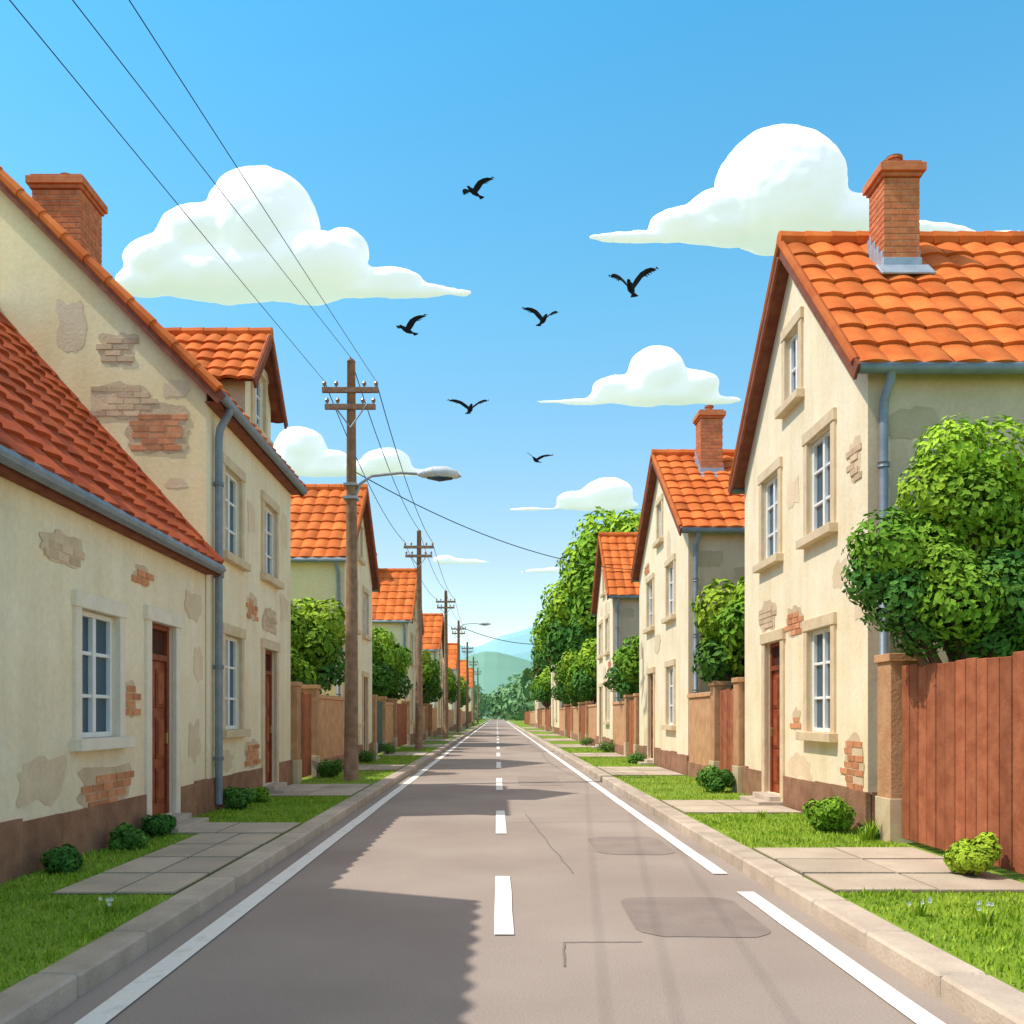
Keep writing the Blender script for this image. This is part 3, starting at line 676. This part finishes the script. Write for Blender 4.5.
for i in range(len(poles)-1):
    p,q=poles[i],poles[i+1]
    for k in (-.57,-.0,.57):
        zz=-.48 if k else .06
        k2=k if i else {-.57:-.36,-.0:-.12,.57:.55}[k]
        wire((p[0]+k2,p[1]-.128,p[2]+(-.48 if i==0 else zz)),(q[0]+k,q[1]-.128,q[2]+zz),.03 if i==0 else .45,.0055 if i==0 else .011)
wire((-3.2,20,7.0),(FR-.2,27.5,6.0),.5,.011); wire((-3.2,75,9.0),(FR,74,7.4),.5,.03)
# ------------------------------------------------------------ birds
def bird(x,y,z,span,head,roll=0,lift=.75,sweep=.25):
    E=empty('flying_bird'); mb=MB()
    b=[(-.30,.004,.012),(-.24,.022,.0),(-.12,.05,-.008),(.0,.068,-.01),(.12,.058,-.002),(.19,.036,.012),(.235,.036,.02),(.27,.026,.02),(.295,.009,.014),(.335,.002,.008)]
    mb.tube([(p[0],0,p[2]) for p in b],[p[1] for p in b],'feather',12)
    for k in range(5):
        a=(k-2)*.16; d=V((-math.cos(a),math.sin(a),0)); o=V((-.2,0,.006)); n=V((-d.y,d.x,0))
        mb.obox(o-n*.012+V((0,0,k*.001)),d*.2,n*.03,V((0,0,.005)),'feather')
    st=[(0,.0,.10,-.10,0),(.2,.55,.12,-.11,.02),(.45,.95,.135,-.08,.05),(.7,1.0,.09,-.10,.02),(.88,1.0,.02,-.13,-.02),(1.0,1.0,-.10,-.17,-.06)]
    for sd in (-1,1):
        up=[];dn=[]
        for (q,_,le,te,_) in st:
            yy=.04+q*.5*math.cos(lift*(1-.25*q)); zz=.02+q*.5*math.sin(lift*(1.1-.25*q)); sw=-sweep*q*q*.4
            for arr,t in ((up,.007*(1-q)+.002),(dn,-.007*(1-q)-.001)):
                arr.append([V((le+sw,sd*yy,zz+t*.4)),V(((le+te)/2+sw,sd*yy,zz+t*1.6+.008)),V((te+sw,sd*yy,zz+t*.3))])
        for arr in (up,dn):
            for i in range(len(st)-1):
                for j in (0,1): mb.poly([arr[i][j],arr[i+1][j],arr[i+1][j+1],arr[i][j+1]],'feather')
        for i in range(len(st)-1):
            for j in (0,2): mb.poly([up[i][j],up[i+1][j],dn[i+1][j],dn[i][j]],'feather')
        for k in range(6):
            q=.55+.09*k; yy=.04+q*.5*math.cos(lift*(1-.25*q)); zz=.02+q*.5*math.sin(lift*(1.1-.25*q))
            o=V((-.08-sweep*q*q*.4,sd*yy,zz)); d=V((-.11,sd*.055,.02))
            mb.poly([o,o+V((.03,sd*.03,.015)),o+d+V((.008,0,0)),o+d],'feather')
    mb.build('body_and_wings',E)
    E.location=(x,y,z); E.scale=(span,)*3; E.rotation_euler=(roll,0,head)
def pxb(px,py,Y): return ((px-497)*Y/900,Y,CAMZ+(715-py)*Y/900)
for (px,py,Y,wpx,hd,rl,lf) in ((631,288,20,46,-1.9,.0,.95),(474,192,26,31,-2.2,.1,.6),(543,320,26,33,-1.3,.0,.8),(407,330,26,32,-2.2,.1,.7),(470,409,27,34,-1.4,.05,.65),(536,460,30,24,-2.0,-.2,.6)):
    x,y,z=pxb(px,py,Y); bird(x,y,z,wpx*Y/900/.85,hd,rl,lf)
# ------------------------------------------------------------ clouds
def cloud(puffs,base,D=600,vox=2.2):
    k=D/900; bm=bmesh.new(); zb=CAMZ+(715-base)*k
    for (px,py,rx,rz) in puffs:
        ret=bmesh.ops.create_icosphere(bm,subdivisions=3,radius=1)
        for v in ret['verts']:
            v.co=V(((px-497)*k+v.co.x*rx*k, D+v.co.y*min(rx,rz*1.6)*k*.8, CAMZ+(715-py)*k+v.co.z*rz*k))
    for v in bm.verts:
        if v.co.z<zb: v.co.z=zb-(zb-v.co.z)*.12
    me=bpy.data.meshes.new('cloud'); bm.to_mesh(me); bm.free()
    me.materials.append(MATS['cloud'])
    o=obj('cloud',me)
    m=o.modifiers.new('r','REMESH'); m.mode='VOXEL'; m.voxel_size=vox; m.use_smooth_shade=True
    sm=o.modifiers.new('s','SMOOTH'); sm.iterations=6; sm.factor=.6
    for sc,st in ((26,4),(9,1.2)):
        tx=bpy.data.textures.new('cl','CLOUDS'); tx.noise_scale=sc; tx.noise_depth=4
        dm=o.modifiers.new('d','DISPLACE'); dm.texture=tx; dm.strength=st; dm.texture_coords='GLOBAL'; dm.mid_level=.5
    return o
cloud([(262,227,58,56),(205,238,48,30),(170,262,45,26),(345,252,26,22),(310,268,60,32),(240,275,110,26),(385,280,40,12),(330,289,130,9),(420,293,58,4),(145,283,30,14)],297)
cloud([(780,192,66,60),(722,212,36,22),(690,224,42,16),(855,208,28,14),(830,222,60,20),(760,228,110,18),(650,237,66,6),(880,232,95,11),(930,236,60,7),(1000,238,60,6)],243)
cloud([(655,373,29,27),(617,388,26,12),(695,384,26,14),(655,394,66,12),(590,402,60,4),(715,400,30,5)],404)
cloud([(300,447,26,21),(330,460,24,10),(385,462,26,13),(350,470,66,9),(280,465,30,14),(410,473,30,4)],476)
cloud([(608,492,26,15),(580,499,26,9),(600,505,42,7),(545,509,40,2.5)],511)
cloud([(462,562,30,4),(445,560,14,5),(480,564,14,2.5)],565)
cloud([(540,571,24,3),(550,570,12,4)],574)
# ------------------------------------------------------------ light
sd=V((-.55,-.12,.83)).normalized()
sl=bpy.data.lights.new('sun','SUN'); sl.energy=3.9; sl.angle=math.radians(.5); sl.color=(1,.93,.82)
so=bpy.data.objects.new('sun',sl); scene.collection.objects.link(so); so.rotation_euler=sd.to_track_quat('Z','Y').to_euler()
w=bpy.data.worlds.new('World'); scene.world=w; w.use_nodes=True; nt=w.node_tree
bg=nt.nodes['Background']; sk=nt.nodes.new('ShaderNodeTexSky'); sk.sky_type='NISHITA'; sk.sun_disc=False
sk.sun_elevation=math.asin(sd.z); sk.sun_rotation=math.atan2(sd.x,sd.y)%(2*math.pi); sk.air_density=1.0; sk.dust_density=.3; sk.ozone_density=1.5
tc=nt.nodes.new('ShaderNodeTexCoord'); sp=nt.nodes.new('ShaderNodeSeparateXYZ'); nt.links.new(tc.outputs['Generated'],sp.inputs[0])
cr=nt.nodes.new('ShaderNodeValToRGB'); nt.links.new(sp.outputs['Z'],cr.inputs['Fac'])
els=[(0,(.56,.52,.46)),(.17,(.50,.50,.46)),(.42,(.34,.65,.61)),(.62,(.24,.68,.70)),(.8,(1.45,.88,.50))]  # last stop: warm bright zenith above the view, added to steer ambient light
cr.color_ramp.elements[0].position=0; cr.color_ramp.elements[0].color=(*els[0][1],1)
cr.color_ramp.elements[1].position=.8; cr.color_ramp.elements[1].color=(*els[4][1],1)
for p,c in els[1:4]:
    e=cr.color_ramp.elements.new(p); e.color=(*c,1)
mx=nt.nodes.new('ShaderNodeMix'); mx.data_type='RGBA'; mx.blend_type='MULTIPLY'; mx.inputs['Factor'].default_value=1
v2=nt.nodes.new('ShaderNodeVectorMath'); v2.operation='SCALE'; v2.inputs['Scale'].default_value=3.0
nt.links.new(sk.outputs[0],mx.inputs['A']); nt.links.new(cr.outputs['Color'],mx.inputs['B']); nt.links.new(mx.outputs['Result'],v2.inputs[0]); nt.links.new(v2.outputs[0],bg.inputs['Color']); bg.inputs['Strength'].default_value=.14
# ------------------------------------------------------------ camera
cd=bpy.data.cameras.new('camera'); cam=bpy.data.objects.new('camera',cd); scene.collection.objects.link(cam)
cam.location=(0,0,CAMZ); cam.rotation_euler=(math.radians(90),0,0)
cd.sensor_width=36; cd.lens=36*900/1024; cd.shift_x=15/1024; cd.shift_y=203/1024; cd.clip_end=6000; cd.clip_start=.05
scene.camera=cam
scene.view_settings.view_transform='Standard'; scene.view_settings.look='None'; scene.view_settings.exposure=0
